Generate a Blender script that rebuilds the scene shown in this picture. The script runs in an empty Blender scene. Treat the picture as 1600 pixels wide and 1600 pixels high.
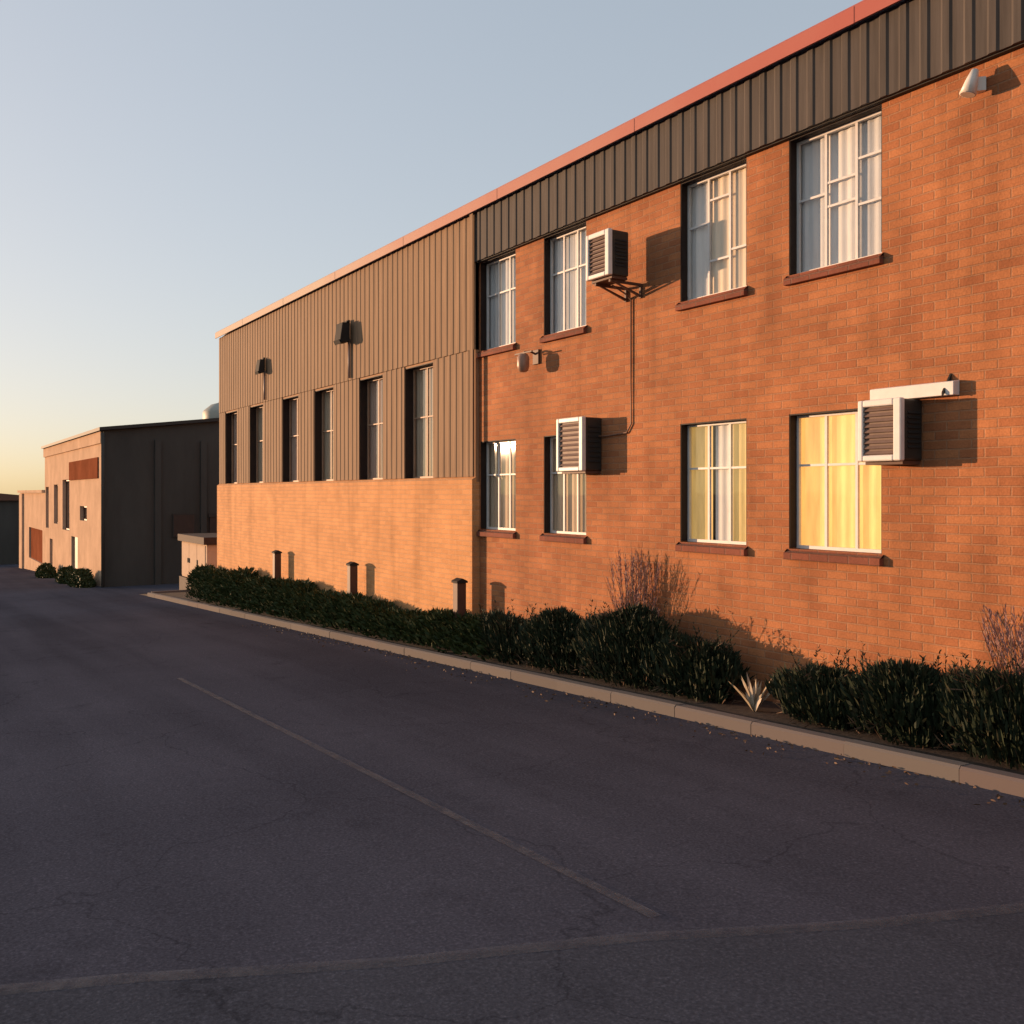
import bpy, bmesh, math, random
from mathutils import Vector
R = math.radians
scene = bpy.context.scene
col = scene.collection
random.seed(7)

# ------------------------------------------------------------------ camera
# axes: x runs along the facade (towards the camera end), y into the building, z up
cam_d = bpy.data.cameras.new('camera')
cam = bpy.data.objects.new('camera', cam_d)
col.objects.link(cam)
cam.location = (5.481, -7.341, 1.9)
cam.rotation_euler = Vector((-.8445, .5355, 0)).to_track_quat('-Z', 'Y').to_euler()
cam_d.sensor_width = 36
cam_d.lens = 33.75
cam_d.shift_y = -0.01875
cam_d.clip_start = .1
cam_d.clip_end = 6000
scene.camera = cam

# ------------------------------------------------------------------ sky, sun, exposure
SUN_AZ = math.atan2(-1.6, -1.0)          # direction the sun stands in, measured from +Y towards +X
SUN_EL = R(3.0)
w = bpy.data.worlds.new('World')
scene.world = w
w.use_nodes = True
nt = w.node_tree
bg = nt.nodes['Background']
sky = nt.nodes.new('ShaderNodeTexSky')
sky.sky_type = 'NISHITA'
sky.sun_disc = False
sky.sun_elevation = SUN_EL
sky.sun_rotation = SUN_AZ % (2 * math.pi)
sky.altitude = 1000
sky.air_density = 1.0
sky.dust_density = 2.5
sky.ozone_density = 1.5
# the camera that took the photograph holds the glow near the sun back: same sky, softer contrast
gam = nt.nodes.new('ShaderNodeGamma')
gam.inputs[1].default_value = .35
tint = nt.nodes.new('ShaderNodeMixRGB')
tint.blend_type = 'MULTIPLY'
tint.inputs[0].default_value = 1
tint.inputs[2].default_value = (1.09, 1.07, 1.11, 1)
nt.links.new(sky.outputs[0], gam.inputs[0])
nt.links.new(gam.outputs[0], tint.inputs[1])
nt.links.new(tint.outputs[0], bg.inputs[0])
bg.inputs[1].default_value = 0.15
sd = bpy.data.lights.new('sun', 'SUN')
sd.energy = 2.0
sd.angle = R(.5)
sd.color = (1, .60, .34)
sun = bpy.data.objects.new('sun', sd)
col.objects.link(sun)
sun.location = (-40, -30, 20)
sdir = Vector((math.sin(SUN_AZ) * math.cos(SUN_EL), math.cos(SUN_AZ) * math.cos(SUN_EL), math.sin(SUN_EL)))
sun.rotation_euler = sdir.to_track_quat('Z', 'Y').to_euler()
scene.view_settings.view_transform = 'Standard'
scene.view_settings.look = 'None'
scene.view_settings.exposure = 1.75
scene.view_settings.gamma = 1
scene.render.engine = 'CYCLES'


# ------------------------------------------------------------------ mesh helpers
def wloc(o):
    v = Vector((0, 0, 0))
    while o:
        v += o.location
        o = o.parent
    return v


class MB:
    """collects shapes in world coordinates, links them as one mesh object"""
    def __init__(s):
        s.v, s.f = [], []

    def add(s, vs, fs):
        n = len(s.v)
        s.v += [tuple(p) for p in vs]
        s.f += [tuple(i + n for i in f) for f in fs]
        return s

    def box(s, x0, x1, y0, y1, z0, z1):
        return s.add([(x0, y0, z0), (x1, y0, z0), (x1, y1, z0), (x0, y1, z0),
                      (x0, y0, z1), (x1, y0, z1), (x1, y1, z1), (x0, y1, z1)],
                     [(0, 3, 2, 1), (4, 5, 6, 7), (0, 1, 5, 4), (1, 2, 6, 5), (2, 3, 7, 6), (3, 0, 4, 7)])

    def prism(s, prof, axis, a, b):
        """prof: (u, v) outline; axis x -> (u,v)=(y,z); y -> (x,z); z -> (x,y)"""
        n = len(prof)
        def P(u, v, t):
            return (t, u, v) if axis == 'x' else (u, t, v) if axis == 'y' else (u, v, t)
        vs = [P(u, v, a) for u, v in prof] + [P(u, v, b) for u, v in prof]
        fs = [(i, (i + 1) % n, n + (i + 1) % n, n + i) for i in range(n)]
        fs += [tuple(reversed(range(n))), tuple(range(n, 2 * n))]
        return s.add(vs, fs)

    def tube(s, pts, r, n=10, r2=None):
        pts = [Vector(p) for p in pts]
        rings = []
        m = len(pts)
        for i, p in enumerate(pts):
            d = (pts[min(i + 1, m - 1)] - pts[max(i - 1, 0)]).normalized()
            a = d.cross(Vector((0, 0, 1)))
            if a.length < .05:
                a = d.cross(Vector((0, 1, 0)))
            a.normalize()
            b = d.cross(a)
            rr = r if r2 is None else r + (r2 - r) * i / (m - 1)
            rings.append([p + (a * math.cos(t) + b * math.sin(t)) * rr for t in [2 * math.pi * k / n for k in range(n)]])
        vs = [q for ring in rings for q in ring]
        fs = []
        for i in range(m - 1):
            for k in range(n):
                fs.append((i * n + k, i * n + (k + 1) % n, (i + 1) * n + (k + 1) % n, (i + 1) * n + k))
        fs += [tuple(reversed(range(n))), tuple((m - 1) * n + k for k in range(n))]
        return s.add(vs, fs)

    def lathe(s, c, prof, n=20):
        """prof: (radius, z) from bottom to top around a vertical axis at c"""
        vs, fs = [], []
        for r, z in prof:
            vs += [(c[0] + r * math.cos(2 * math.pi * k / n), c[1] + r * math.sin(2 * math.pi * k / n), c[2] + z) for k in range(n)]
        for i in range(len(prof) - 1):
            for k in range(n):
                fs.append((i * n + k, i * n + (k + 1) % n, (i + 1) * n + (k + 1) % n, (i + 1) * n + k))
        m = len(prof)
        fs += [tuple(reversed(range(n))), tuple((m - 1) * n + k for k in range(n))]
        return s.add(vs, fs)

    def build(s, name, mat, parent=None, loc=None, bevel=0, smooth=False):
        me = bpy.data.meshes.new(name)
        base = wloc(parent) if parent else Vector(loc or (0, 0, 0))
        me.from_pydata([(p[0] - base.x, p[1] - base.y, p[2] - base.z) for p in s.v], [], s.f)
        bm = bmesh.new()
        bm.from_mesh(me)
        bmesh.ops.recalc_face_normals(bm, faces=bm.faces)
        bm.to_mesh(me)
        bm.free()
        me.materials.append(mat)
        o = bpy.data.objects.new(name, me)
        col.objects.link(o)
        if parent:
            o.parent = parent
        else:
            o.location = base
        if bevel:
            b = o.modifiers.new('bevel', 'BEVEL')
            b.width = bevel
            b.segments = 2
            b.limit_method = 'ANGLE'
        if smooth:
            for p in me.polygons:
                p.use_smooth = True
        return o


def tag(o, label=None, cat=None, group=None, kind=None):
    if label: o['label'] = label
    if cat: o['category'] = cat
    if group: o['group'] = group
    if kind: o['kind'] = kind
    return o


def empty(name, loc, label, cat, group=None):
    o = bpy.data.objects.new(name, None)
    o.empty_display_size = .2
    o.location = loc
    col.objects.link(o)
    return tag(o, label, cat, group)


# ------------------------------------------------------------------ materials
def new_mat(name):
    m = bpy.data.materials.new(name)
    m.use_nodes = True
    t = m.node_tree
    return m, t, t.nodes['Principled BSDF']


def node(t, typ, **kw):
    n = t.nodes.new(typ)
    for k, v in kw.items():
        setattr(n, k, v)
    return n


def ramp(t, stops):
    n = t.nodes.new('ShaderNodeValToRGB')
    e = n.color_ramp.elements
    while len(e) < len(stops):
        e.new(.5)
    for el, (p, c) in zip(e, stops):
        el.position = p
        el.color = (*c, 1)
    return n


def simple(name, c, rough=.6, metal=0, var=.18, scale=6, bump=.0, spec=.4, vscale=None):
    """painted / plain surface with slight uneven tone"""
    m, t, b = new_mat(name)
    tc = node(t, 'ShaderNodeTexCoord')
    nz = node(t, 'ShaderNodeTexNoise')
    nz.inputs['Scale'].default_value = scale
    nz.inputs['Detail'].default_value = 6
    nz.inputs['Roughness'].default_value = .65
    src = tc.outputs['Object']
    if vscale:
        mp = node(t, 'ShaderNodeMapping')
        mp.inputs['Scale'].default_value = vscale
        t.links.new(src, mp.inputs[0])
        src = mp.outputs[0]
    t.links.new(src, nz.inputs['Vector'])
    r = ramp(t, [(.25, tuple(x * (1 - var) for x in c)), (.75, tuple(min(1, x * (1 + var)) for x in c))])
    t.links.new(nz.outputs[0], r.inputs[0])
    t.links.new(r.outputs[0], b.inputs['Base Color'])
    b.inputs['Roughness'].default_value = rough
    b.inputs['Metallic'].default_value = metal
    b.inputs['Specular IOR Level'].default_value = spec
    if bump:
        bp = node(t, 'ShaderNodeBump')
        bp.inputs['Strength'].default_value = bump
        bp.inputs['Distance'].default_value = .01
        t.links.new(nz.outputs[0], bp.inputs['Height'])
        t.links.new(bp.outputs[0], b.inputs['Normal'])
    return m


def brick_mat(name, c1, c2, mortar, var=.25):
    m, t, b = new_mat(name)
    ge = node(t, 'ShaderNodeNewGeometry')
    sp = node(t, 'ShaderNodeSeparateXYZ')
    t.links.new(ge.outputs['Position'], sp.inputs[0])
    ad = node(t, 'ShaderNodeMath', operation='ADD')
    t.links.new(sp.outputs[0], ad.inputs[0])
    t.links.new(sp.outputs[1], ad.inputs[1])
    cb = node(t, 'ShaderNodeCombineXYZ')
    t.links.new(ad.outputs[0], cb.inputs[0])
    t.links.new(sp.outputs[2], cb.inputs[1])
    br = node(t, 'ShaderNodeTexBrick')
    br.inputs['Scale'].default_value = 1
    br.inputs['Brick Width'].default_value = .222
    br.inputs['Row Height'].default_value = .078
    br.inputs['Mortar Size'].default_value = .008
    br.inputs['Mortar Smooth'].default_value = .4
    br.inputs['Bias'].default_value = -.1
    br.inputs['Color1'].default_value = (*c1, 1)
    br.inputs['Color2'].default_value = (*c2, 1)
    br.inputs['Mortar'].default_value = (*mortar, 1)
    # slightly wobbly courses
    nw = node(t, 'ShaderNodeTexNoise')
    nw.inputs['Scale'].default_value = 3
    nw.inputs['Detail'].default_value = 3
    t.links.new(cb.outputs[0], nw.inputs['Vector'])
    mx = node(t, 'ShaderNodeMixRGB', blend_type='LINEAR_LIGHT')
    mx.inputs[0].default_value = .006
    t.links.new(cb.outputs[0], mx.inputs[1])
    t.links.new(nw.outputs['Color'], mx.inputs[2])
    t.links.new(mx.outputs[0], br.inputs['Vector'])
    # weathering, two sizes
    n1 = node(t, 'ShaderNodeTexNoise')
    n1.inputs['Scale'].default_value = 1.3
    n1.inputs['Detail'].default_value = 8
    n1.inputs['Roughness'].default_value = .65
    t.links.new(cb.outputs[0], n1.inputs['Vector'])
    r1 = ramp(t, [(.3, (1 - var,) * 3), (.7, (1 + var * .6,) * 3)])
    t.links.new(n1.outputs[0], r1.inputs[0])
    mu = node(t, 'ShaderNodeMixRGB', blend_type='MULTIPLY')
    mu.inputs[0].default_value = 1
    t.links.new(br.outputs['Color'], mu.inputs[1])
    t.links.new(r1.outputs[0], mu.inputs[2])
    ms = node(t, 'ShaderNodeMapping')
    ms.inputs['Scale'].default_value = (2.2, .16, 1)
    t.links.new(cb.outputs[0], ms.inputs[0])
    n5 = node(t, 'ShaderNodeTexNoise')
    n5.inputs['Scale'].default_value = 1
    n5.inputs['Detail'].default_value = 6
    n5.inputs['Roughness'].default_value = .6
    t.links.new(ms.outputs[0], n5.inputs['Vector'])
    r5 = ramp(t, [(.34, (.74, .72, .70)), (.52, (1, 1, 1))])
    t.links.new(n5.outputs[0], r5.inputs[0])
    mu5 = node(t, 'ShaderNodeMixRGB', blend_type='MULTIPLY')
    mu5.inputs[0].default_value = .8
    t.links.new(mu.outputs[0], mu5.inputs[1])
    t.links.new(r5.outputs[0], mu5.inputs[2])
    mu = mu5
    n2 = node(t, 'ShaderNodeTexNoise')
    n2.inputs['Scale'].default_value = 55
    n2.inputs['Detail'].default_value = 4
    t.links.new(cb.outputs[0], n2.inputs['Vector'])
    r2 = ramp(t, [(.3, (.86,) * 3), (.7, (1.12,) * 3)])
    t.links.new(n2.outputs[0], r2.inputs[0])
    mu2 = node(t, 'ShaderNodeMixRGB', blend_type='MULTIPLY')
    mu2.inputs[0].default_value = 1
    t.links.new(mu.outputs[0], mu2.inputs[1])
    t.links.new(r2.outputs[0], mu2.inputs[2])
    t.links.new(mu2.outputs[0], b.inputs['Base Color'])
    b.inputs['Roughness'].default_value = .88
    b.inputs['Specular IOR Level'].default_value = .25
    iv = node(t, 'ShaderNodeMath', operation='MULTIPLY_ADD')
    iv.inputs[1].default_value = -1.0
    iv.inputs[2].default_value = 1.0
    t.links.new(br.outputs['Fac'], iv.inputs[0])
    hs = node(t, 'ShaderNodeMath', operation='MULTIPLY_ADD')
    hs.inputs[1].default_value = .5
    t.links.new(n2.outputs[0], hs.inputs[0])
    t.links.new(iv.outputs[0], hs.inputs[2])
    bp = node(t, 'ShaderNodeBump')
    bp.inputs['Strength'].default_value = .7
    bp.inputs['Distance'].default_value = .009
    t.links.new(hs.outputs[0], bp.inputs['Height'])
    t.links.new(bp.outputs[0], b.inputs['Normal'])
    return m


def glass_mat():
    m, t, b = new_mat('window_glass')
    t.nodes.remove(b)
    out = t.nodes['Material Output']
    fr = node(t, 'ShaderNodeFresnel')
    fr.inputs[0].default_value = 1.5
    tr = node(t, 'ShaderNodeBsdfTransparent')
    tr.inputs[0].default_value = (.96, .97, .97, 1)
    gl = node(t, 'ShaderNodeBsdfGlossy')
    gl.inputs['Roughness'].default_value = .02
    nz = node(t, 'ShaderNodeTexNoise')
    nz.inputs['Scale'].default_value = 1.6
    bp = node(t, 'ShaderNodeBump')
    bp.inputs['Strength'].default_value = .06
    bp.inputs['Distance'].default_value = .03
    tc = node(t, 'ShaderNodeTexCoord')
    t.links.new(tc.outputs['Object'], nz.inputs['Vector'])
    t.links.new(nz.outputs[0], bp.inputs['Height'])
    t.links.new(bp.outputs[0], gl.inputs['Normal'])
    mu = node(t, 'ShaderNodeMath', operation='MULTIPLY')
    mu.inputs[1].default_value = 1.3
    mu.use_clamp = True
    t.links.new(fr.outputs[0], mu.inputs[0])
    ge = node(t, 'ShaderNodeNewGeometry')
    sb = node(t, 'ShaderNodeMath', operation='SUBTRACT')
    sb.use_clamp = True
    t.links.new(mu.outputs[0], sb.inputs[0])
    t.links.new(ge.outputs['Backfacing'], sb.inputs[1])
    mx = node(t, 'ShaderNodeMixShader')
    t.links.new(sb.outputs[0], mx.inputs[0])
    t.links.new(tr.outputs[0], mx.inputs[1])
    t.links.new(gl.outputs[0], mx.inputs[2])
    t.links.new(mx.outputs[0], out.inputs[0])
    return m


def curtain_mat(name, c, glow=None, strength=0):
    m, t, b = new_mat(name)
    tc = node(t, 'ShaderNodeTexCoord')
    nz = node(t, 'ShaderNodeTexNoise')
    nz.inputs['Scale'].default_value = 5
    nz.inputs['Detail'].default_value = 3
    mp = node(t, 'ShaderNodeMapping')
    mp.inputs['Scale'].default_value = (3, 1, .5)
    t.links.new(tc.outputs['Object'], mp.inputs[0])
    t.links.new(mp.outputs[0], nz.inputs['Vector'])
    r = ramp(t, [(.3, tuple(x * .9 for x in c)), (.7, c)])
    t.links.new(nz.outputs[0], r.inputs[0])
    t.links.new(r.outputs[0], b.inputs['Base Color'])
    b.inputs['Roughness'].default_value = .95
    if glow:
        # lit from the room behind: the cloth glows, brighter where the folds are thin
        rg = ramp(t, [(.3, tuple(x * .72 for x in glow)), (.7, glow)])
        t.links.new(nz.outputs[0], rg.inputs[0])
        t.links.new(rg.outputs[0], b.inputs['Emission Color'])
        b.inputs['Emission Strength'].default_value = strength
    return m


def leaf_mat(name, c1, c2, c3=None, rough=.65):
    m, t, b = new_mat(name)
    ge = node(t, 'ShaderNodeNewGeometry')
    r = ramp(t, [(0, c1), (.8, c2), (1, c3 or c2)])
    t.links.new(ge.outputs['Random Per Island'], r.inputs[0])
    t.links.new(r.outputs[0], b.inputs['Base Color'])
    b.inputs['Roughness'].default_value = rough
    b.inputs['Specular IOR Level'].default_value = .2
    return m


def asphalt_mat(name, c, patch=.3):
    m, t, b = new_mat(name)
    tc = node(t, 'ShaderNodeTexCoord')
    n1 = node(t, 'ShaderNodeTexNoise')
    n1.inputs['Scale'].default_value = .22
    n1.inputs['Detail'].default_value = 7
    n1.inputs['Roughness'].default_value = .6
    t.links.new(tc.outputs['Object'], n1.inputs['Vector'])
    r1 = ramp(t, [(.32, (1 - patch,) * 3), (.68, (1 + patch, 1 + patch * .96, 1 + patch * .9))])
    t.links.new(n1.outputs[0], r1.inputs[0])
    n2 = node(t, 'ShaderNodeTexNoise')
    n2.inputs['Scale'].default_value = 60
    n2.inputs['Detail'].default_value = 5
    n2.inputs['Roughness'].default_value = .7
    t.links.new(tc.outputs['Object'], n2.inputs['Vector'])
    r2 = ramp(t, [(.3, tuple(x * .6 for x in c)), (.55, c), (.78, tuple(x * 1.9 for x in c))])
    t.links.new(n2.outputs[0], r2.inputs[0])
    # darker tyre-polished and oily streaks along the lane
    mp = node(t, 'ShaderNodeMapping')
    mp.inputs['Scale'].default_value = (.05, .9, 1)
    t.links.new(tc.outputs['Object'], mp.inputs[0])
    n3 = node(t, 'ShaderNodeTexNoise')
    n3.inputs['Scale'].default_value = 1
    n3.inputs['Detail'].default_value = 5
    t.links.new(mp.outputs[0], n3.inputs['Vector'])
    r3 = ramp(t, [(.36, (.78,) * 3), (.52, (.98,) * 3), (.7, (1.12,) * 3)])
    t.links.new(n3.outputs[0], r3.inputs[0])
    # hairline cracks
    vo = node(t, 'ShaderNodeTexVoronoi', feature='DISTANCE_TO_EDGE')
    vo.inputs['Scale'].default_value = .33
    nd = node(t, 'ShaderNodeMixRGB', blend_type='ADD')
    nd.inputs[0].default_value = .9
    n4 = node(t, 'ShaderNodeTexNoise')
    n4.inputs['Scale'].default_value = 1.4
    n4.inputs['Detail'].default_value = 6
    t.links.new(tc.outputs['Object'], n4.inputs['Vector'])
    t.links.new(tc.outputs['Object'], nd.inputs[1])
    t.links.new(n4.outputs['Color'], nd.inputs[2])
    t.links.new(nd.outputs[0], vo.inputs['Vector'])
    r4 = ramp(t, [(0, (.72,) * 3), (.003, (1,) * 3)])
    t.links.new(vo.outputs['Distance'], r4.inputs[0])
    n6 = node(t, 'ShaderNodeTexNoise')
    n6.inputs['Scale'].default_value = 1.7
    n6.inputs['Detail'].default_value = 4
    t.links.new(tc.outputs['Object'], n6.inputs['Vector'])
    r6 = ramp(t, [(.62, (1,) * 3), (.74, (.84,) * 3)])
    t.links.new(n6.outputs[0], r6.inputs[0])
    prev = r2.outputs[0]
    for r in (r1, r3, r4, r6):
        mu = node(t, 'ShaderNodeMixRGB', blend_type='MULTIPLY')
        mu.inputs[0].default_value = 1
        t.links.new(prev, mu.inputs[1])
        t.links.new(r.outputs[0], mu.inputs[2])
        prev = mu.outputs[0]
    t.links.new(prev, b.inputs['Base Color'])
    b.inputs['Roughness'].default_value = .95
    b.inputs['Specular IOR Level'].default_value = .0
    bp = node(t, 'ShaderNodeBump')
    bp.inputs['Strength'].default_value = .35
    bp.inputs['Distance'].default_value = .004
    t.links.new(n2.outputs[0], bp.inputs['Height'])
    t.links.new(bp.outputs[0], b.inputs['Normal'])
    return m


def worn_paint(name, c, keep):
    """road paint worn through to the asphalt in patches"""
    m, t, b = new_mat(name)
    tc = node(t, 'ShaderNodeTexCoord')
    nz = node(t, 'ShaderNodeTexNoise')
    nz.inputs['Scale'].default_value = 9
    nz.inputs['Detail'].default_value = 9
    nz.inputs['Roughness'].default_value = .75
    t.links.new(tc.outputs['Object'], nz.inputs['Vector'])
    r = ramp(t, [(keep - .22, (.85,) * 3), (keep + .16, (.1,) * 3)])
    t.links.new(nz.outputs[0], r.inputs[0])
    tr = node(t, 'ShaderNodeBsdfTransparent')
    mx = node(t, 'ShaderNodeMixShader')
    b.inputs['Base Color'].default_value = (*c, 1)
    b.inputs['Roughness'].default_value = .85
    t.links.new(r.outputs[0], mx.inputs[0])
    t.links.new(tr.outputs[0], mx.inputs[1])
    t.links.new(b.outputs[0], mx.inputs[2])
    t.links.new(mx.outputs[0], t.nodes['Material Output'].inputs[0])
    return m


M = {}
M['brick'] = brick_mat('orange_face_brick', (.46, .18, .073), (.355, .125, .052), (.39, .19, .10), .3)
M['plinth'] = brick_mat('pale_face_brick', (.70, .34, .14), (.60, .285, .115), (.62, .35, .18), .16)
M['band'] = simple('tan_plaster', (.38, .215, .115), .85, var=.14, scale=2.5, bump=.2, vscale=(3, 3, .6))
M['sill'] = brick_mat('dark_sill_brick', (.26, .085, .05), (.2, .065, .04), (.2, .1, .07))
M['clad_dark'] = simple('dark_grey_sheeting', (.076, .064, .056), .75, 0, .35, 3, vscale=(5, 5, .3), spec=.2)
M['clad_tan'] = simple('tan_sheeting', (.28, .18, .11), .8, 0, .28, 2.5, vscale=(5, 5, .25), spec=.15)
# red paint on the roof edge, with far-end glare painted in as cream
M['trim'], t, b = new_mat('glare_paled_red_trim')
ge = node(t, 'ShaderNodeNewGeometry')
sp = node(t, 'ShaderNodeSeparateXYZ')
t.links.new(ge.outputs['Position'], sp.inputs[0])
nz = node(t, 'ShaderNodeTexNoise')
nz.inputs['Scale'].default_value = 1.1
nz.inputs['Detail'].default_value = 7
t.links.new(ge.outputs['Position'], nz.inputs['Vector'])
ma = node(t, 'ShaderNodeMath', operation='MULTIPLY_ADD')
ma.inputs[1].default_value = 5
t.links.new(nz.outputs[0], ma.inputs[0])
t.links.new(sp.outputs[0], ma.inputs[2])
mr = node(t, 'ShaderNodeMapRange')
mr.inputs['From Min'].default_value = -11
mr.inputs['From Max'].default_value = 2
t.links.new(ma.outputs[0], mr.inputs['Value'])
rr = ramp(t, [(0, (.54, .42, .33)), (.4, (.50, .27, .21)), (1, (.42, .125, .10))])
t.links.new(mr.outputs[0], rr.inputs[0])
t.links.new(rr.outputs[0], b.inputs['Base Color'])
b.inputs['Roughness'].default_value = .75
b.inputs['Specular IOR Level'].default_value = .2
M['trim_cream'] = simple('cream_roof_trim', (.56, .44, .34), .7, var=.1, scale=1.5)
M['roof'] = simple('grey_roof_sheet', (.3, .29, .28), .5, .3)
M['frame'] = simple('white_window_paint', (.68, .65, .62), .5, var=.1, scale=9)
M['frame_brown'] = simple('brown_window_paint', (.14, .07, .045), .5)
M['jamb_shade'] = simple('dark_jamb_shade', (.018, .008, .005), .7)  # near-black brown stands in for shade on the window jambs
M['frame_tan'] = simple('tan_window_paint', (.40, .25, .16), .6)
M['glass'] = glass_mat()
M['cur_white'] = curtain_mat('white_curtain', (.82, .78, .75))
M['cur_cream'] = curtain_mat('cream_curtain', (.86, .70, .52))
M['cur_grey'] = curtain_mat('pale_grey_curtain', (.70, .68, .67))
M['cur_tan'] = curtain_mat('tan_blind', (.62, .47, .33))
M['cur_blind'] = curtain_mat('pinkish_blind', (.62, .42, .32))
M['cur_lit'] = curtain_mat('lit_yellow_curtain', (.55, .38, .20), (1.0, .47, .11), .36)
M['cur_dim'] = curtain_mat('dim_yellow_curtain', (.58, .44, .22), (1.0, .58, .16), .13)
M['cur_room'] = curtain_mat('warm_tan_curtain', (.60, .44, .28), (1.0, .55, .2), .05)
M['ac_body'] = simple('dark_air_conditioner_metal', (.035, .032, .027), .55, .1, .2, 8)
M['ac_white'] = simple('white_air_conditioner_plastic', (.72, .68, .64), .45, var=.08, scale=10)
M['ac_grille'] = simple('brown_grille', (.17, .11, .085), .6, var=.2, scale=10)
M['dark'] = simple('black_metal', (.03, .028, .026), .7, spec=.1)
M['brown_metal'] = simple('brown_painted_metal', (.11, .05, .03), .6, var=.25, scale=10)
M['pipe'] = simple('rusty_brown_pipe', (.20, .10, .06), .6, var=.25)
M['conduit'] = simple('pinkish_grey_pipe', (.32, .22, .18), .5)
M['lamp_white'] = simple('white_lamp_enamel', (.75, .70, .62), .35, var=.06)
M['lens'] = simple('frosted_lens', (.5, .42, .36), .25)
M['lamp_amber'] = simple('dusty_amber_glass', (.36, .20, .13), .4)
M['asphalt'] = asphalt_mat('asphalt', (.080, .080, .100), .14)
M['asphalt2'] = asphalt_mat('older_asphalt', (.075, .077, .093), .16)
M['paint'] = worn_paint('worn_white_road_paint', (.112, .108, .122), .48)
M['paint2'] = worn_paint('worn_seam_paint', (.108, .105, .118), .46)
M['earth'] = simple('dry_earth', (.16, .11, .07), .95, var=.35, scale=.4)
M['soil'] = simple('bed_soil', (.05, .032, .022), .95, var=.5, scale=14, bump=.6)
M['kerb'] = leaf_mat('kerb_concrete', (.125, .108, .098), (.155, .135, .122), (.15, .118, .108), .95)
M['hedge'] = leaf_mat('hedge_leaf', (.022, .036, .012), (.045, .062, .020), (.075, .075, .026))
M['shrub'] = leaf_mat('dark_shrub_leaf', (.014, .022, .012), (.030, .042, .020), (.060, .050, .026))
M['twig'] = leaf_mat('brown_twig', (.09, .055, .035), (.15, .09, .055))
M['plume'] = leaf_mat('mauve_plume', (.26, .14, .13), (.38, .22, .19), (.42, .27, .22))
M['reed'] = leaf_mat('pale_reed', (.32, .25, .16), (.50, .42, .32), (.6, .52, .42))
M['cream_wall'] = simple('cream_plaster', (.58, .40, .275), .9, var=.2, scale=.8, spec=0)
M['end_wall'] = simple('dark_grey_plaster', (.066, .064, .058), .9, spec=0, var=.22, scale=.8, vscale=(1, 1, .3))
M['red_panel'] = simple('red_brown_board', (.22, .075, .038), .8, var=.3, scale=.7, spec=0)
M['eave'] = simple('dark_eave', (.03, .026, .022), .7)
M['tank'] = simple('pale_green_grey_plastic', (.34, .34, .29), .55, var=.08)
M['box_cream'] = simple('cream_metal_cabinet', (.60, .45, .33), .8, spec=0, var=.08)
M['box_dark'] = simple('dark_brown_cabinet_base', (.05, .03, .022), .8)


# ------------------------------------------------------------------ ground
def g(x):
    x = max(-85., min(40., x))
    return .0417 * (x - 5.48)


def sheet(name, xs, ys, dz, mat, kind='structure'):
    vs, fs = [], []
    for x in xs:
        for y in ys:
            vs.append((x, y, g(x) + dz))
    n = len(ys)
    for i in range(len(xs) - 1):
        for j in range(n - 1):
            fs.append((i * n + j, (i + 1) * n + j, (i + 1) * n + j + 1, i * n + j + 1))
    o = MB().add(vs, fs).build(name, mat)
    for p in o.data.polygons:
        if p.normal.z < 0:
            p.flip()
    return tag(o, kind=kind)


def xr(a, b, step):
    n = max(1, int(math.ceil((b - a) / step)))
    return [a + (b - a) * i / n for i in range(n + 1)]


sheet('ground', [-2500, -600, -200, -85, -60, -40, -20, 0, 20, 40, 200, 2500], [-2500, -500, -100, -30, 0, 30, 100, 500, 2500], -.006, M['earth'])
KY0, KY1 = -.97, -.84                                # kerb: street face and bed face
sheet('asphalt_yard', [-85, -60, -40, -27], [-120, -40, -10, KY0, 25], 0, M['asphalt'])
sheet('asphalt_road', [-27, -20, -10, 0, 10, 20, 40], [-120, -40, -10, -4, KY0], 0, M['asphalt'])
# older strip nearest the camera, met along a diagonal seam
def seam(y):
    return 1.11 + (y + 6.65) * (1.79 / 3.86)
vs = []
for y in (-14.0, -6.65, -4.5, -2.79, -1.2):
    x = seam(y)
    vs += [(x, y, g(x) + .004), (14, y, g(14) + .004)]
fs = [(2 * i, 2 * i + 1, 2 * i + 3, 2 * i + 2) for i in range(4)]
tag(MB().add(vs, fs).build('asphalt_strip', M['asphalt2']), kind='structure')
sheet('lane_marking', xr(-7.5, 1.95, 1), [-4.315, -4.245], .008, M['paint'])
vs, fs = [], []
ys = [-10 + .5 * i for i in range(18)]
for y in ys:
    x = seam(y) + .03 * math.sin(y * 3.1)
    vs += [(x - .05, y, g(x) + .008), (x + .05, y, g(x) + .008)]
fs = [(2 * i, 2 * i + 1, 2 * i + 3, 2 * i + 2) for i in range(len(ys) - 1)]
tag(MB().add(vs, fs).build('seam_marking', M['paint2']), kind='structure')

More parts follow.
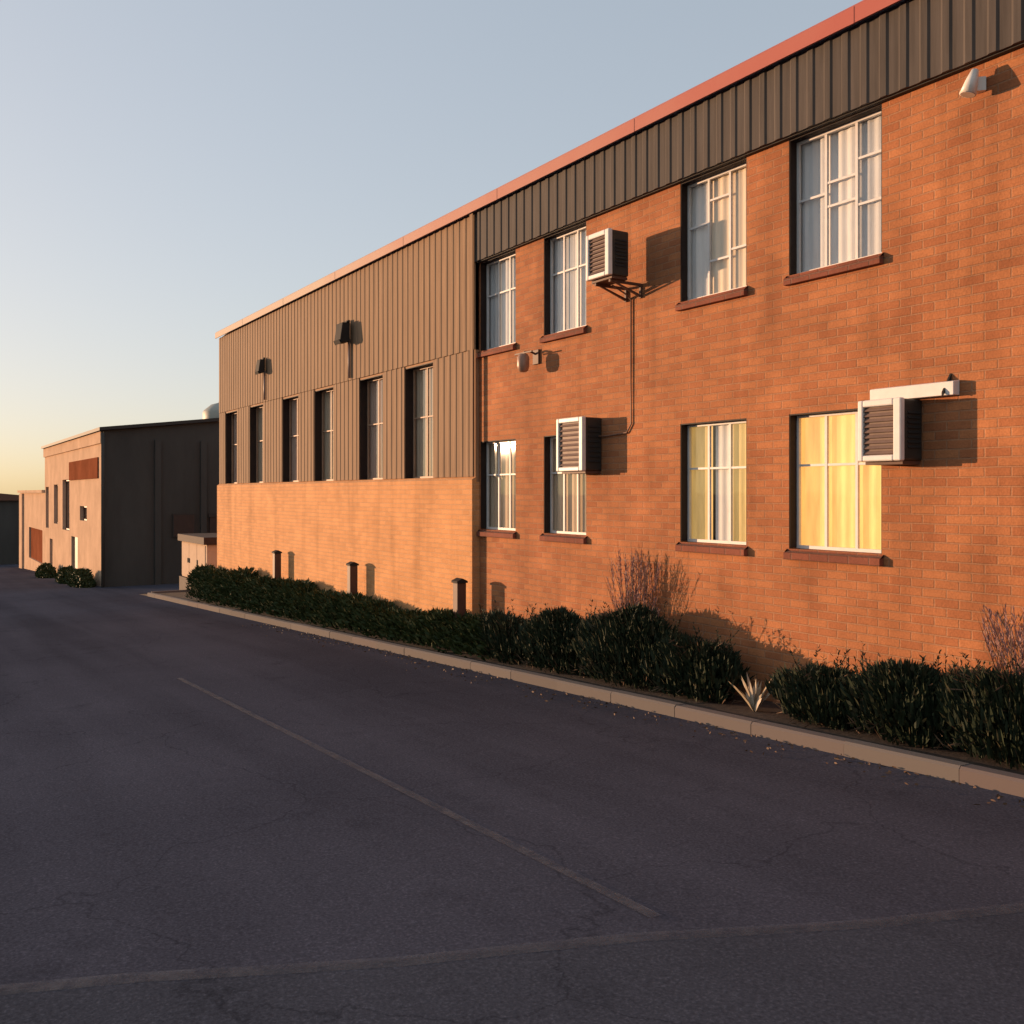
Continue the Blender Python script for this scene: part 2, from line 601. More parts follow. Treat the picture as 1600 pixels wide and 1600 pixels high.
# kerb stones with open joints, turning in at the far end
kb = MB()
def kerb_stone(x0, x1, y0, y1):
    dz = random.uniform(-.004, .004)
    c = .02
    a, b_ = g(x0), g(x1)
    h = .115 + dz
    kb.add([(x0, y0, a - .1), (x1, y0, b_ - .1), (x1, y1, b_ - .1), (x0, y1, a - .1),
            (x0, y0, a + h - c), (x1, y0, b_ + h - c), (x1, y0 + c, b_ + h), (x0, y0 + c, a + h), (x1, y1, b_ + h), (x0, y1, a + h)],
           [(0, 1, 5, 4), (4, 5, 6, 7), (7, 6, 8, 9), (2, 3, 9, 8), (0, 4, 7, 9, 3), (1, 2, 8, 6, 5), (0, 3, 2, 1)])
x = -25.6
while x < 14:
    j = random.uniform(-.005, .005)
    kerb_stone(x + .003, x + .997, KY0 + j, KY1 + j)
    x += 1.0
for y in (-.84, .16, 1.16, 2.16):
    kb.box(-25.72, -25.6, y + .006, y + .99, g(-25.6) - .1, g(-25.6) + .13)
tag(kb.build('kerb', M['kerb']), kind='structure')
sheet('planting_bed', xr(-25.6, 14, 1.5), [KY1, -.4, .3], .09, M['soil'])

# ------------------------------------------------------------------ main building
XL, XM, XR = -20.85, -7.03, 8.0
Z_SILL = 2.13
bld = empty('brick_building', ((XL + XM) / 2, 0, g(XM)), 'long two-storey orange brick building with metal fascia and rows of windows', 'building')


def wall_open(x0, x1, z0, z1, yf, yb, rects):
    """wall slab with rectangular openings; rects (x0,x1,z0,z1)"""
    mb = MB()
    X = sorted({x0, x1, *[r[0] for r in rects], *[r[1] for r in rects]})
    Z = sorted({z0, z1, *[r[2] for r in rects], *[r[3] for r in rects]})
    def solid(i, j):
        if not (0 <= i < len(X) - 1 and 0 <= j < len(Z) - 1):
            return False
        cx, cz = (X[i] + X[i + 1]) / 2, (Z[j] + Z[j + 1]) / 2
        return not any(r[0] < cx < r[1] and r[2] < cz < r[3] for r in rects)
    for i in range(len(X) - 1):
        for j in range(len(Z) - 1):
            if not solid(i, j):
                continue
            a, b, c, d = X[i], X[i + 1], Z[j], Z[j + 1]
            mb.add([(a, yf, c), (b, yf, c), (b, yf, d), (a, yf, d)], [(0, 1, 2, 3)])
            mb.add([(a, yb, c), (b, yb, c), (b, yb, d), (a, yb, d)], [(3, 2, 1, 0)])
            for di, dj, q in ((-1, 0, [(a, yf, c), (a, yf, d), (a, yb, d), (a, yb, c)]), (1, 0, [(b, yf, c), (b, yb, c), (b, yb, d), (b, yf, d)]),
                              (0, -1, [(a, yf, c), (a, yb, c), (b, yb, c), (b, yf, c)]), (0, 1, [(a, yf, d), (b, yf, d), (b, yb, d), (a, yb, d)])):
                if not solid(i + di, j + dj):
                    mb.add(q, [(0, 1, 2, 3)])
    # weld
    return mb


def weld(o):
    bm = bmesh.new()
    bm.from_mesh(o.data)
    bmesh.ops.remove_doubles(bm, verts=bm.verts, dist=1e-5)
    bmesh.ops.recalc_face_normals(bm, faces=bm.faces)
    bm.to_mesh(o.data)
    bm.free()
    return o


WX = [(-6.98, -6.0), (-5.29, -4.33), (-2.58, -1.58), (-1.02, .04)]
LOW = (1.35, 2.67)
UPP = (4.03, 5.36)
rects = [(a, b, *z) for a, b in WX for z in (LOW, UPP)]
weld(wall_open(XM, XR, -1.6, 6.02, 0, .24, rects).build('brick_wall', M['brick'], bld))

BX = [-20.28, -18.15, -15.72, -13.71, -11.37, -9.43]
BW = 1.06
brects = [(a, a + BW, Z_SILL + .01, 4.03) for a in BX]
weld(wall_open(XL, XM - .004, Z_SILL - .06, 4.06, -.06, .24, brects).build('window_band_wall', M['band'], bld))
# lower brick wall of the far half stands proud, with a sloped brick ledge
MB().prism([(.24, -1.9), (.24, Z_SILL - .064), (-.058, Z_SILL - .064), (-.058, Z_SILL + .012), (-.062, Z_SILL + .012), (-.13, Z_SILL - .03), (-.13, -1.9)], 'x', XL - .03, XM + .02).build('plinth_wall', M['plinth'], bld)


def ribbed(x0, x1, z0, z1, y0, depth=.034, pitch=.2, thick=.03):
    """trapezoidal sheet facing -y: base plane at y0, ribs stand out by depth"""
    prof = []
    x = x0
    while x < x1 - 1e-6:
        for dx, dy in ((0, 0), (.095, 0), (.118, -depth), (.177, -depth), (.2, 0)):
            xx = x + dx * pitch / .2
            if xx <= x1 + 1e-6 and (not prof or xx > prof[-1][0] + 1e-6):
                prof.append((xx, y0 + dy))
        x += pitch
    if prof[-1][0] < x1 - 1e-6:
        prof.append((x1, y0))
    prof += [(x1, y0 + thick), (x0, y0 + thick)]
    n = len(prof)
    return MB().prism(prof, 'z', z0, z1)


# the sheeting runs on down between the tall windows
edges = [XL] + [v for a in BX for v in (a - .002, a + BW + .002)] + [XM - .055]
for i in range(0, len(edges), 2):
    ribbed(edges[i], edges[i + 1], Z_SILL + .014, 4.058, -.077, .011, thick=.0155).build('cladding_pier', M['clad_tan'], bld)
ribbed(XM + .004, XR, 5.37, 6.10, -.085, .013).build('metal_fascia', M['clad_dark'], bld)
MB().box(XM + .004, XR, -.054, -.003, 5.36, 6.0).build('fascia_backing', M['eave'], bld)
ribbed(XL, XM, 4.064, 6.10, -.085, .011).build('metal_cladding', M['clad_tan'], bld)
MB().box(XM - .05, XM + .045, -.135, -.12, Z_SILL + .02, 6.10).build('corner_flashing', M['clad_tan'], bld)
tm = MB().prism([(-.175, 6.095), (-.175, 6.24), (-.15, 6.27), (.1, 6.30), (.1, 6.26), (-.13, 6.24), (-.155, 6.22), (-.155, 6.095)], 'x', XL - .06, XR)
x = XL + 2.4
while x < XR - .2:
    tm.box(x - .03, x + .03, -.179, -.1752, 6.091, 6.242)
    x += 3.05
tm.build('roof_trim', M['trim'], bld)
MB().prism([(-.05, 6.10), (.1, 6.25), (12, 6.9), (12, 6.8), (.1, 6.15), (.1, 6.10)], 'x', XL, XR).build('roof', M['roof'], bld)
MB().box(XL, XL + .24, .25, 11.7, -1.9, 6.1).build('end_wall', M['plinth'], bld)
MB().box(XR - .24, XR, .25, 11.7, -1.9, 6.1).build('end_wall', M['brick'], bld)
MB().box(XL, XR, 11.71, 11.95, -1.9, 6.7).build('rear_wall', M['brick'], bld)
MB().box(XL + .25, XR - .25, .6, .7, -1.5, 6.0).build('inner_partition', M['eave'], bld)


def curtain(x0, x1, z0, z1, y, mat, parent, folds=None, amp=.0055):
    n = max(12, int((x1 - x0) * 60))
    k = folds or (x1 - x0) * 9
    ph = random.uniform(0, 6)
    front = [(x0 + (x1 - x0) * i / n, y + amp * math.sin(ph + 2 * math.pi * k * i / n) + amp * .4 * math.sin(.37 * i + 2 * ph)) for i in range(n + 1)]
    back = [(x, yy + .006) for x, yy in reversed(front)]
    return MB().prism(front + back, 'z', z0, z1).build('curtain', mat, parent)


def window(x0, x1, z0, z1, yf, reveal, cols, transom, cur, fmat, sill=True, label=None):
    y0 = yf + reveal
    y1 = y0 + .035
    fw = .036
    mb = MB()
    mb.box(x0, x0 + fw, y0, y1, z0, z1).box(x1 - fw, x1, y0, y1, z0, z1)
    mb.box(x0 + fw, x1 - fw, y0, y1, z0, z0 + fw).box(x0 + fw, x1 - fw, y0, y1, z1 - fw, z1)
    xs = [x0 + (x1 - x0) * c for c in cols]
    for x in xs:
        mb.box(x - .014, x + .014, y0 + .003, y1 - .003, z0 + fw, z1 - fw)
    ed = [x0 + fw] + [v for x in xs for v in (x - .014, x + .014)] + [x1 - fw]
    for i in range(0, len(ed), 2):
        for tr in transom[i // 2] if transom else ():
            zz = z0 + (z1 - z0) * tr
            mb.box(ed[i], ed[i + 1], y0 + .006, y1 - .006, zz - .011, zz + .011)
    wn = mb.build('window', fmat, bld)
    if label:
        wn['label'] = label
    MB().box(x0 + .0005, x0 + .010, yf + .004, y0 - .001, z0 + .012, z1 - .002).box(x1 - .010, x1 - .0005, yf + .004, y0 - .001, z0 + .012, z1 - .002).box(x0 + .0105, x1 - .0105, yf + .004, y0 - .001, z1 - .012, z1 - .0005).build('reveal_shade_lining', M['jamb_shade'], wn)  # strips added inside the reveal to carry the jamb shade as colour
    MB().box(x0 + .02, x1 - .02, y0 + .014, y0 + .018, z0 + .02, z1 - .02).build('pane', M['glass'], wn)
    for a, b, m in cur:
        curtain(x0 + (x1 - x0) * a + .004, x0 + (x1 - x0) * b - .004, z0 + .01, z1 - .01, y1 + .018, m, wn)
    if sill:
        MB().prism([(yf - .06, z0 - .10), (yf - .06, z0 - .035), (y0 - .003, z0 + .006), (y0 - .003, z0 - .003), (yf - .003, z0 - .003), (yf - .003, z0 - .10)], 'x', x0 - .02, x1 + .02).build('sill', M['sill'], wn, bevel=.006)
    return wn


T3 = [(.62,), (.62,), (.62,)]
window(*WX[0], *UPP, 0, .10, (.36, .68), T3, [(0, 1, M['cur_grey'])], M['frame'], label='upper window beside the step in the wall')
window(*WX[1], *UPP, 0, .10, (.34, .66), T3, [(0, .5, M['cur_grey']), (.5, 1, M['cur_white'])], M['frame'])
window(*WX[2], *UPP, 0, .10, (.34, .66), [(.62,), (.3, .8), (.35,)], [(0, .33, M['cur_white']), (.33, 1, M['cur_cream'])], M['frame'])
window(*WX[3], *UPP, 0, .10, (.34, .67), [(.55,), (.45, .62), (.72, .4)], [(0, .33, M['cur_grey']), (.33, .66, M['cur_white']), (.66, 1, M['cur_grey'])], M['frame'])
window(*WX[0], *LOW, 0, .10, (.36, .68), T3, [(0, 1, M['cur_tan'])], M['frame'])
window(*WX[1], *LOW, 0, .10, (.34, .66), T3, [(0, 1, M['cur_tan'])], M['frame'])
window(*WX[2], *LOW, 0, .10, (.34, .66), T3, [(0, .36, M['cur_dim']), (.4, .66, M['cur_white']), (.66, 1, M['cur_dim'])], M['frame'], label='window with dim yellow light behind its curtains')
window(*WX[3], *LOW, 0, .10, (.34, .67), T3, [(0, 1, M['cur_lit'])], M['frame'], label='brightly lit window with glowing yellow curtain')
for i, a in enumerate(BX):
    window(a, a + BW, Z_SILL + .01, 4.03, -.06, .15, (.5,), [(.55,), (.55,)], [(0, 1, M['cur_tan'] if i % 2 else M['cur_blind'])], M['frame_tan'], sill=False)

# ------------------------------------------------------------------ air conditioners
def louvres(x0, x1, z0, z1, y, mat, parent, name='grille', n=9):
    mb = MB()
    mb.box(x0, x1, y + .022, y + .026, z0, z1)
    for i in range(n):
        z = z0 + (z1 - z0) * (i + .5) / n
        mb.prism([(y, z - .012), (y + .004, z - .016), (y + .021, z + .010), (y + .017, z + .014)], 'x', x0, x1)
    return mb.build(name, mat, parent)


def air_con(x0, x1, z0, z1, yf, yb, label, hood=False, brackets=False):
    t = empty('air_conditioner', ((x0 + x1) / 2, yb, z0), label, 'air conditioner', 'box air conditioners on the brick wall')
    body = MB().box(x0 + .006, x1 - .006, yf + .05, yb, z0 + .006, z1 - .006).build('body', M['ac_body'], t, bevel=.016)
    # white surround at the front
    fw = .075
    mb = MB()
    mb.box(x0, x0 + fw * .7, yf, yf + .06, z0, z1).box(x1 - fw, x1, yf, yf + .06, z0, z1)
    mb.box(x0 + fw * .7, x1 - fw, yf, yf + .06, z0, z0 + fw * .7).box(x0 + fw * .7, x1 - fw, yf, yf + .06, z1 - fw * .8, z1)
    mb.build('front_frame', M['ac_white'], t, bevel=.012)
    louvres(x0 + fw * .7, x1 - fw, z0 + fw * .7, z1 - fw * .8, yf + .012, M['ac_grille'], t)
    # vent slots on the side that faces along the wall
    sv = MB()
    yy0, yy1 = yf + .10, yb - .04
    for i in range(8):
        z = z0 + .12 + (z1 - z0 - .24) * i / 7
        sv.prism([(x1 - .006, z), (x1 + .006, z - .012), (x1 + .006, z - .006), (x1 - .006, z + .012)], 'y', yy0, yy1)
    sv.build('side_vent', M['dark'], t)
    MB().box(x0 + .03, x1 - .03, yf + .07, yb, z0 - .028, z0 + .003).build('base_tray', M['brown_metal'], t)
    if hood:
        MB().prism([(-.09, z1 + .004), (-.09, z1 + .115), (-.003, z1 + .13), (-.003, z1 + .004)], 'x', x0 - .04, x1 + .335).build('rain_hood', M['ac_white'], t, bevel=.005)
        MB().prism([(-.115, z1 + .0), (-.115, z1 + .03), (-.003, z1 + .19), (-.003, z1 + .13)], 'x', x1 + .245, x1 + .262).build('hood_strap', M['dark'], t)
    if brackets:
        for xb in (x0 + .07, x1 - .10):
            b = MB()
            b.box(xb, xb + .03, yf + .08, -.003, z0 - .06, z0 - .031)
            b.box(xb, xb + .03, -.03, -.003, z0 - .20, z0 - .061)
            b.prism([(-.031, z0 - .19), (-.031, z0 - .16), (yf + .20, z0 - .061), (yf + .15, z0 - .061)], 'x', xb + .004, xb + .026)
            b.build('bracket', M['brown_metal'], t)
    return t


air_con(.02, .45, 2.17, 2.70, -.31, -.003, 'white-framed air conditioner under a white hood beside the brightly lit window', hood=True)
air_con(-4.56, -4.0, 2.17, 2.84, -.31, -.003, 'white-framed air conditioner low on the wall overlapping a dim lower window')
air_con(-3.60, -3.16, 4.39, 4.92, -.56, -.26, 'white-framed air conditioner held off the wall on brackets, under the fascia', brackets=True)
tag(MB().tube([(-3.42, -.3, 4.34), (-3.42, -.1, 4.26), (-3.42, -.018, 4.2), (-3.42, -.018, 3.4), (-3.42, -.018, 2.72), (-3.5, -.018, 2.62), (-3.9, -.018, 2.6), (-3.99, -.06, 2.6)], .010, 8)
    .build('drain_pipe', M['pipe'], loc=(-3.42, 0, 2.6), smooth=True), 'thin brown pipe down the brick between the upper and the low air conditioner', 'pipe')

# ------------------------------------------------------------------ things on the walls
t = empty('wall_lamp', (-5.45, 0, 3.75), 'small lantern on a dark arm between the upper and lower windows', 'lamp')
MB().box(-5.52, -5.38, -.03, -.003, 3.66, 3.86).build('back_plate', M['brown_metal'], t, bevel=.004)
MB().tube([(-5.45, -.03, 3.80), (-5.45, -.12, 3.83), (-5.45, -.22, 3.81)], .015, 8).box(-5.66, -5.24, -.235, -.215, 3.79, 3.81).build('arm', M['brown_metal'], t)
MB().lathe((-5.45, -.23, 3.5), [(.04, 0.04), (.07, .06), (.085, .12), (.085, .24), (.06, .284)], 16).build('lamp_shade', M['lamp_amber'], t, smooth=True)

t = empty('security_light', (.97, 0, 5.18), 'small cream security light high on the brick under the dark fascia', 'light')
MB().lathe((.97, -.022, 5.18), [(.055, -.055), (.055, .055)], 4).build('wall_plate', M['lamp_white'], t)
MB().tube([(.97, -.03, 5.2), (.965, -.09, 5.2), (.955, -.12, 5.17)], .018, 8).build('arm', M['lamp_white'], t)
MB().tube([(.98, -.10, 5.28), (.965, -.12, 5.20), (.945, -.145, 5.09)], .028, 16, .065).build('lamp_head', M['lamp_white'], t, smooth=True)
MB().tube([(.9452, -.145, 5.091), (.944, -.146, 5.085)], .057, 16).build('lens', M['lens'], t)

def floodlight(x, z, s, label, pipe_to):
    t = empty('floodlight', (x, -.12, z), label, 'floodlight', 'dark floodlights on the tan cladding')
    MB().prism([(-.16, z - .22 * s), (-.42 * s, z - .26 * s), (-.46 * s, z - .18 * s), (-.40 * s, z + .24 * s), (-.16, z + .24 * s)], 'x', x - .2 * s, x + .2 * s).build('housing', M['dark'], t, bevel=.012)
    MB().prism([(-.43 * s, z - .265 * s), (-.475 * s, z - .18 * s), (-.49 * s, z - .19 * s), (-.44 * s, z - .285 * s)], 'x', x - .18 * s, x + .18 * s).build('lens', M['dark'], t)
    MB().box(x - .05, x + .05, -.16, -.122, z - .1, z + .33 * s).box(x - .22 * s, x + .22 * s, -.30 * s, -.17, z + .245 * s, z + .275 * s).build('bracket', M['dark'], t)
    MB().tube([(x + .02, -.125, z - .1), (x + .02, -.125, z - .5), (x + .02, -.125, pipe_to)], .025, 8).build('conduit', M['conduit'], t, smooth=True)
    return t


floodlight(-11.75, 4.95, .78, 'larger dark floodlight on the tan cladding, nearer the middle of the building', 4.1)
floodlight(-16.85, 4.88, .66, 'smaller dark floodlight on the tan cladding near the far end', 4.1)
for x, lab in ((-15.3, 'short brown post by the wall, farthest of the three'), (-11.06, 'short brown post by the wall, middle of the three'), (-7.02, 'short brown post by the wall, nearest of the three, left of the dark shrubs')):
    z0 = g(x) + .09
    t = empty('bollard', (x, -.34, z0), lab, 'bollard', 'short posts along the brick wall')
    MB().box(x - .075, x + .075, -.415, -.265, z0, .56).build('post', M['brown_metal'], t, bevel=.012)
    MB().prism([(-.43, .56), (-.43, .59), (-.34, .63), (-.25, .59), (-.25, .56)], 'x', x - .09, x + .09).build('cap', M['dark'], t)

# ------------------------------------------------------------------ planting
def blade(vs, fs, p, d, ln, wd, bend=0.0, seg=1):
    """one narrow leaf from p along d"""
    d = d.normalized()
    side = d.cross(Vector((random.uniform(-1, 1), random.uniform(-1, 1), random.uniform(-.4, .4))))
    if side.length < .01:
        side = Vector((1, 0, 0))
    side = side.normalized() * wd * .5
    n = len(vs)
    q = p.copy()
    dd = d.copy()
    vs += [p - side * .6, p + side * .6]
    for i in range(seg):
        q = q + dd * (ln / (seg + 1))
        dd = (dd + Vector((0, 0, -bend))).normalized()
        vs += [q - side, q + side]
    q = q + dd * (ln / (seg + 1))
    vs.append(q)
    for i in range(seg):
        a = n + 2 * i
        fs.append((a, a + 1, a + 3, a + 2))
    a = n + 2 * seg
    fs.append((a, a + 1, a + 2))


def lump(x, y, s):
    return math.sin(x * 3.1 + s) * .5 + math.sin(x * 7.3 + y * 5 + s * 2) * .3 + math.sin(x * 15.1 - y * 9 + s) * .2


def foliage_mesh(name, mat, parent, vs, fs):
    me = bpy.data.meshes.new(name)
    b = wloc(parent)
    me.from_pydata([v - b for v in vs], [], fs)
    me.materials.append(mat)
    o = bpy.data.objects.new(name, me)
    col.objects.link(o)
    o.parent = parent
    return o


def shrub(x, y, rx, ry, h, n, label, mat='shrub', seed=0, upright=.75):
    z0 = g(x) + .09
    t = empty('shrub', (x, y, z0), label, 'shrub', 'dark shrubs along the kerb')
    st = MB()
    for i in range(9):
        a = random.uniform(0, 6.28)
        k = random.uniform(.2, .75)
        e = Vector((x + rx * k * math.cos(a), y + ry * k * math.sin(a), z0 + h * random.uniform(.5, .85)))
        st.tube([(x + .06 * math.cos(a), y + .06 * math.sin(a), z0 - .03), ((x + e.x) / 2, (y + e.y) / 2, z0 + h * .3), e], .014, 6, .005)
    st.build('stem', M['twig'], t)
    vs, fs = [], []
    for i in range(n):
        a = random.uniform(0, 2 * math.pi)
        r = random.random() ** .38
        u = random.random() ** .8
        prof = math.sqrt(max(0.02, 1 - (u - .35) ** 2 / .45)) if u > .35 else .72 + .8 * u * .35 / .35 * .35
        q = 1 + .20 * lump(a * 1.3, u * 2, seed)
        px = x + rx * r * prof * q * math.cos(a)
        py = y + ry * r * prof * q * math.sin(a)
        pz = z0 + h * u * (1 + .15 * lump(px, py, seed)) * .92
        d = Vector((math.cos(a) * .5 * random.random(), math.sin(a) * .5 * random.random(), upright + random.uniform(-.5, .4)))
        if lump(px * 2.1, pz * 2, seed + 3) < -.55 and random.random() < .75:
            continue                                    # thin places
        L = random.uniform(.035, .15)
        blade(vs, fs, Vector((px, py, pz)), d, L, random.uniform(.010, .030) if seed % 2 else random.uniform(.016, .036), random.uniform(0, .4))
    for i in range(26):                                 # shoots that stand clear of the crown
        a = random.uniform(0, 6.28)
        k = random.random() ** .5 * .8
        q = Vector((x + rx * k * math.cos(a), y + ry * k * math.sin(a), z0 + h * random.uniform(.6, .85)))
        d = Vector((random.uniform(-.5, .5), random.uniform(-.4, .4), 1)).normalized()
        L = random.uniform(.15, .36)
        blade(vs, fs, q, d, L, .006, .05, 2)
        for m_ in range(int(L * 60)):
            blade(vs, fs, q + d * L * random.random(), d + Vector((random.uniform(-1, 1), random.uniform(-1, 1), 0)), random.uniform(.02, .05), .012)
    nf = len(fs)
    for i in range(int(n * .035)):                      # dry sprigs
        a = random.uniform(0, 6.28)
        u = random.random()
        k = random.uniform(.7, .98) * (1 - .45 * u)
        blade(vs, fs, Vector((x + rx * k * math.cos(a), y + ry * k * math.sin(a), z0 + h * u)), Vector((math.cos(a) * .6, math.sin(a) * .6, random.uniform(-.3, .8))), random.uniform(.06, .14), .009)
    o = foliage_mesh('foliage', M[mat], t, vs, fs)
    o.data.materials.append(M['twig'])
    for f in o.data.polygons[nf:]:
        f.material_index = 1
    return t


# low hedge running from the far corner up to the shrubs
t = empty('hedge', (-13.5, -.42, g(-13.5) + .09), 'low dark green hedge between kerb and wall along the far half', 'hedge')
vs, fs = [], []
for i in range(42000):
    x = random.uniform(-21.6, -5.6)
    h = (.46 if x > -9 else .46 + .24 * min(1, (-9 - x) / 6)) + .10 * lump(x * .6, 0, 2) + .06 * math.sin(x * 5) + (.12 if x < -17 else 0)
    e = .30 * (1 + .18 * lump(x, 1, 5))
    u = random.random() ** .7
    v = random.uniform(-1, 1)
    wdt = e * math.sqrt(max(.05, 1 - max(0, u - .45) ** 2 * 2.4))
    p = Vector((x, -.44 + v * wdt, g(x) + .09 + h * u))
    blade(vs, fs, p, Vector((random.uniform(-.6, .6), v * .6 + random.uniform(-.3, .3), random.uniform(.1, 1))), random.uniform(.06, .13), random.uniform(.02, .04), .15)
foliage_mesh('foliage', M['hedge'], t, vs, fs)
shrub(-5.5, -.42, .95, .30, .56, 8000, 'dark shrub joining the hedge, left end of the tall clump', seed=1)
shrub(-4.35, -.42, .90, .32, .66, 9000, 'dark shrub left of the mauve grass, under the low air conditioner', seed=2)
shrub(-3.0, -.42, .98, .34, .82, 12000, 'tallest dark shrub of the middle clump, in front of the mauve grass', seed=3)
shrub(-1.95, -.40, .68, .29, .60, 9000, 'dark shrub sloping down to the gap in the planting', seed=4)
shrub(-.25, -.42, .50, .29, .47, 8000, 'small rounded dark shrub right of the gap, under the brightly lit window', seed=5)
shrub(.58, -.42, .62, .32, .52, 10000, 'dark shrub between the small rounded one and the right edge', seed=6)
shrub(1.50, -.42, .72, .34, .64, 11000, 'large dark shrub at the right edge of the picture', seed=7)
shrub(2.6, -.44, .65, .34, .72, 6000, 'dark shrub nearest the camera, past the picture edge', seed=8)


def plume_grass(x, y, h, n, label):
    z0 = g(x) + .09
    t = empty('ornamental_grass', (x, y, z0), label, 'grass', 'mauve plumed grasses by the wall')
    vs, fs = [], []
    pv, pf = [], []
    for i in range(n):
        a = random.uniform(0, 6.28)
        sp = random.uniform(.02, .40)
        d = Vector((math.cos(a) * sp, math.sin(a) * sp * .5, 1)).normalized()
        L = h * random.uniform(.5, 1)
        p = Vector((x + random.uniform(-.12, .12), y + random.uniform(-.06, .06), z0))
        blade(vs, fs, p, d, L, .005, .10, 4)
        tip = p + d * L * .82 + Vector((0, 0, -.06 * L))
        for k in range(26):
            q = tip + d * (k / 26 * .34 - .10) + Vector((0, 0, -.0015 * k))
            blade(pv, pf, q, d + Vector((random.uniform(-.6, .6), random.uniform(-.6, .6), random.uniform(-.1, .4))), random.uniform(.03, .06), .007)
    foliage_mesh('stalks', M['twig'], t, vs, fs)
    foliage_mesh('plumes', M['plume'], t, pv, pf)
    return t


plume_grass(-3.2, -.16, 1.72, 120, 'mauve plumed grass rising behind the tallest middle shrub')
plume_grass(1.52, -.2, 1.22, 120, 'mauve plumed grass rising behind the shrub at the right edge')

x0, y0 = -1.0, -.50
t = empty('spiky_plant', (x0, y0, g(x0) + .09), 'small pale spiky plant in the gap between the dark shrubs', 'plant')
vs, fs = [], []
for i in range(34):
    a = random.uniform(0, 6.28)
    s_ = random.uniform(.1, .9)
    blade(vs, fs, Vector((x0, y0, g(x0) + .08)), Vector((math.cos(a) * s_, math.sin(a) * s_ * .6, 1)), random.uniform(.18, .40), .028, .12, 3)
foliage_mesh('foliage', M['reed'], t, vs, fs)

# ------------------------------------------------------------------ far buildings
FS, FE, FY = -32.8, -50.0, -1.09
GZ = -3.9
fb = empty('far_hall', (FS, FY, g(FS)), 'cream-fronted hall with dark end wall at the end of the yard', 'building')
frects = [(-48.0, -46.9, -2.2, -.4), (-43.4, -41.2, .2, 2.5), (-46.4, -45.0, .4, 2.3), (-49.6, -48.4, .1, 2.2), (-38.2, -36.4, .75, 1.35), (-40.6, -38.8, -1.9, .0)]
weld(wall_open(FE, FS, GZ, 4.2, FY, FY + .3, frects).build('front_wall', M['cream_wall'], fb))
for i, r in enumerate(frects[:5]):
    a, b, c, d = r
    mb = MB().box(a, a + .06, FY + .14, FY + .2, c, d).box(b - .06, b, FY + .14, FY + .2, c, d).box(a + .06, b - .06, FY + .14, FY + .2, c, c + .06).box(a + .06, b - .06, FY + .14, FY + .2, d - .06, d)
    wn = mb.build('window', M['frame_brown'], fb)
    MB().box(a + .03, b - .03, FY + .165, FY + .17, c + .03, d - .03).build('pane', M['glass'], wn)
    curtain(a + .01, b - .01, c + .01, d - .01, FY + .26, M['red_panel'], wn)
a, b, c, d = frects[5]
dr = MB().box(a + .002, b - .002, FY + .12, FY + .17, c, d).build('door', M['frame_brown'], fb)
MB().box(b - .25, b - .15, FY + .06, FY + .119, c + .95, c + 1.0).build('handle', M['dark'], dr)
MB().box(-41.0, -33.6, FY - .05, FY - .003, 2.45, 3.25).build('sign_board', M['red_panel'], fb)
MB().box(-50.0, FS - .01, FY - .07, FY - .003, 3.75, 4.2).build('eave_board', M['cream_wall'], fb)
YB = 13.0
# end wall with low gable, in shade
RZ = 5.05
for y in (FY - .06, 5.2):
    MB().tube([(FS + .45, y, 4.1), (FS + .45, y, 2), (FS + .45, y, -1.9)], .06, 8).build('downpipe', M['end_wall'], fb, smooth=True)
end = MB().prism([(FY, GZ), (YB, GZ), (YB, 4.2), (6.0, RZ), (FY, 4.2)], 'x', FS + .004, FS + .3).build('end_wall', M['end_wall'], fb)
MB().prism([(FY - .18, 4.19), (6.0, RZ), (YB + .2, 4.19), (YB + .2, 4.31), (6.0, RZ + .13), (FY - .18, 4.31)], 'x', FE, FS + .5).build('roof', M['eave'], fb)
MB().box(FE, FE + .3, FY + .31, YB, GZ, 4.2).build('end_wall', M['cream_wall'], fb)
MB().box(FE, FS, YB + .01, YB + .2, GZ, 4.15).build('rear_wall', M['cream_wall'], fb)
for y in (.7, 2.4):
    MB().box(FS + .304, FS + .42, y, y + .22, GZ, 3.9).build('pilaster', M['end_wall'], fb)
wn = MB().box(FS + .31, FS + .37, 1.35, 2.2, .2, 1.1).build('window', M['eave'], fb)
MB().box(FS + .371, FS + .376, 1.4, 2.15, .25, 1.05).build('shutter', M['box_dark'], wn)
dd = MB().box(FS + .304, FS + .38, 2.75, 5.6, GZ, .95).build('loading_door', M['box_dark'], fb)
MB().box(FS + .381, FS + .42, 2.70, 5.65, .951, 1.1).build('lintel', M['eave'], dd)

lb = empty('far_annexe', (FE - .1, FY, g(FE)), 'low cream annexe with red-brown door beyond the hall', 'building')
L0, L1 = -62.5, FE - .02
weld(wall_open(L0, L1, GZ - .5, 1.9, FY, FY + .3, [(-57.5, -51.0, -1.9, -.1)]).build('front_wall', M['cream_wall'], lb))
MB().box(-57.496, -51.004, FY + .1, FY + .16, -1.9, -.104).build('door', M['red_panel'], lb)
MB().box(L0 - .1, L1, FY - .15, 9, 1.904, 2.05).build('roof', M['cream_wall'], lb)
MB().box(L0, L0 + .3, FY + .31, 8.8, GZ - .5, 1.9).build('end_wall', M['cream_wall'], lb)
MB().box(-61.9, -60.3, FY - .12, FY - .003, GZ - .5, 1.85).build('pilaster', M['cream_wall'], lb)

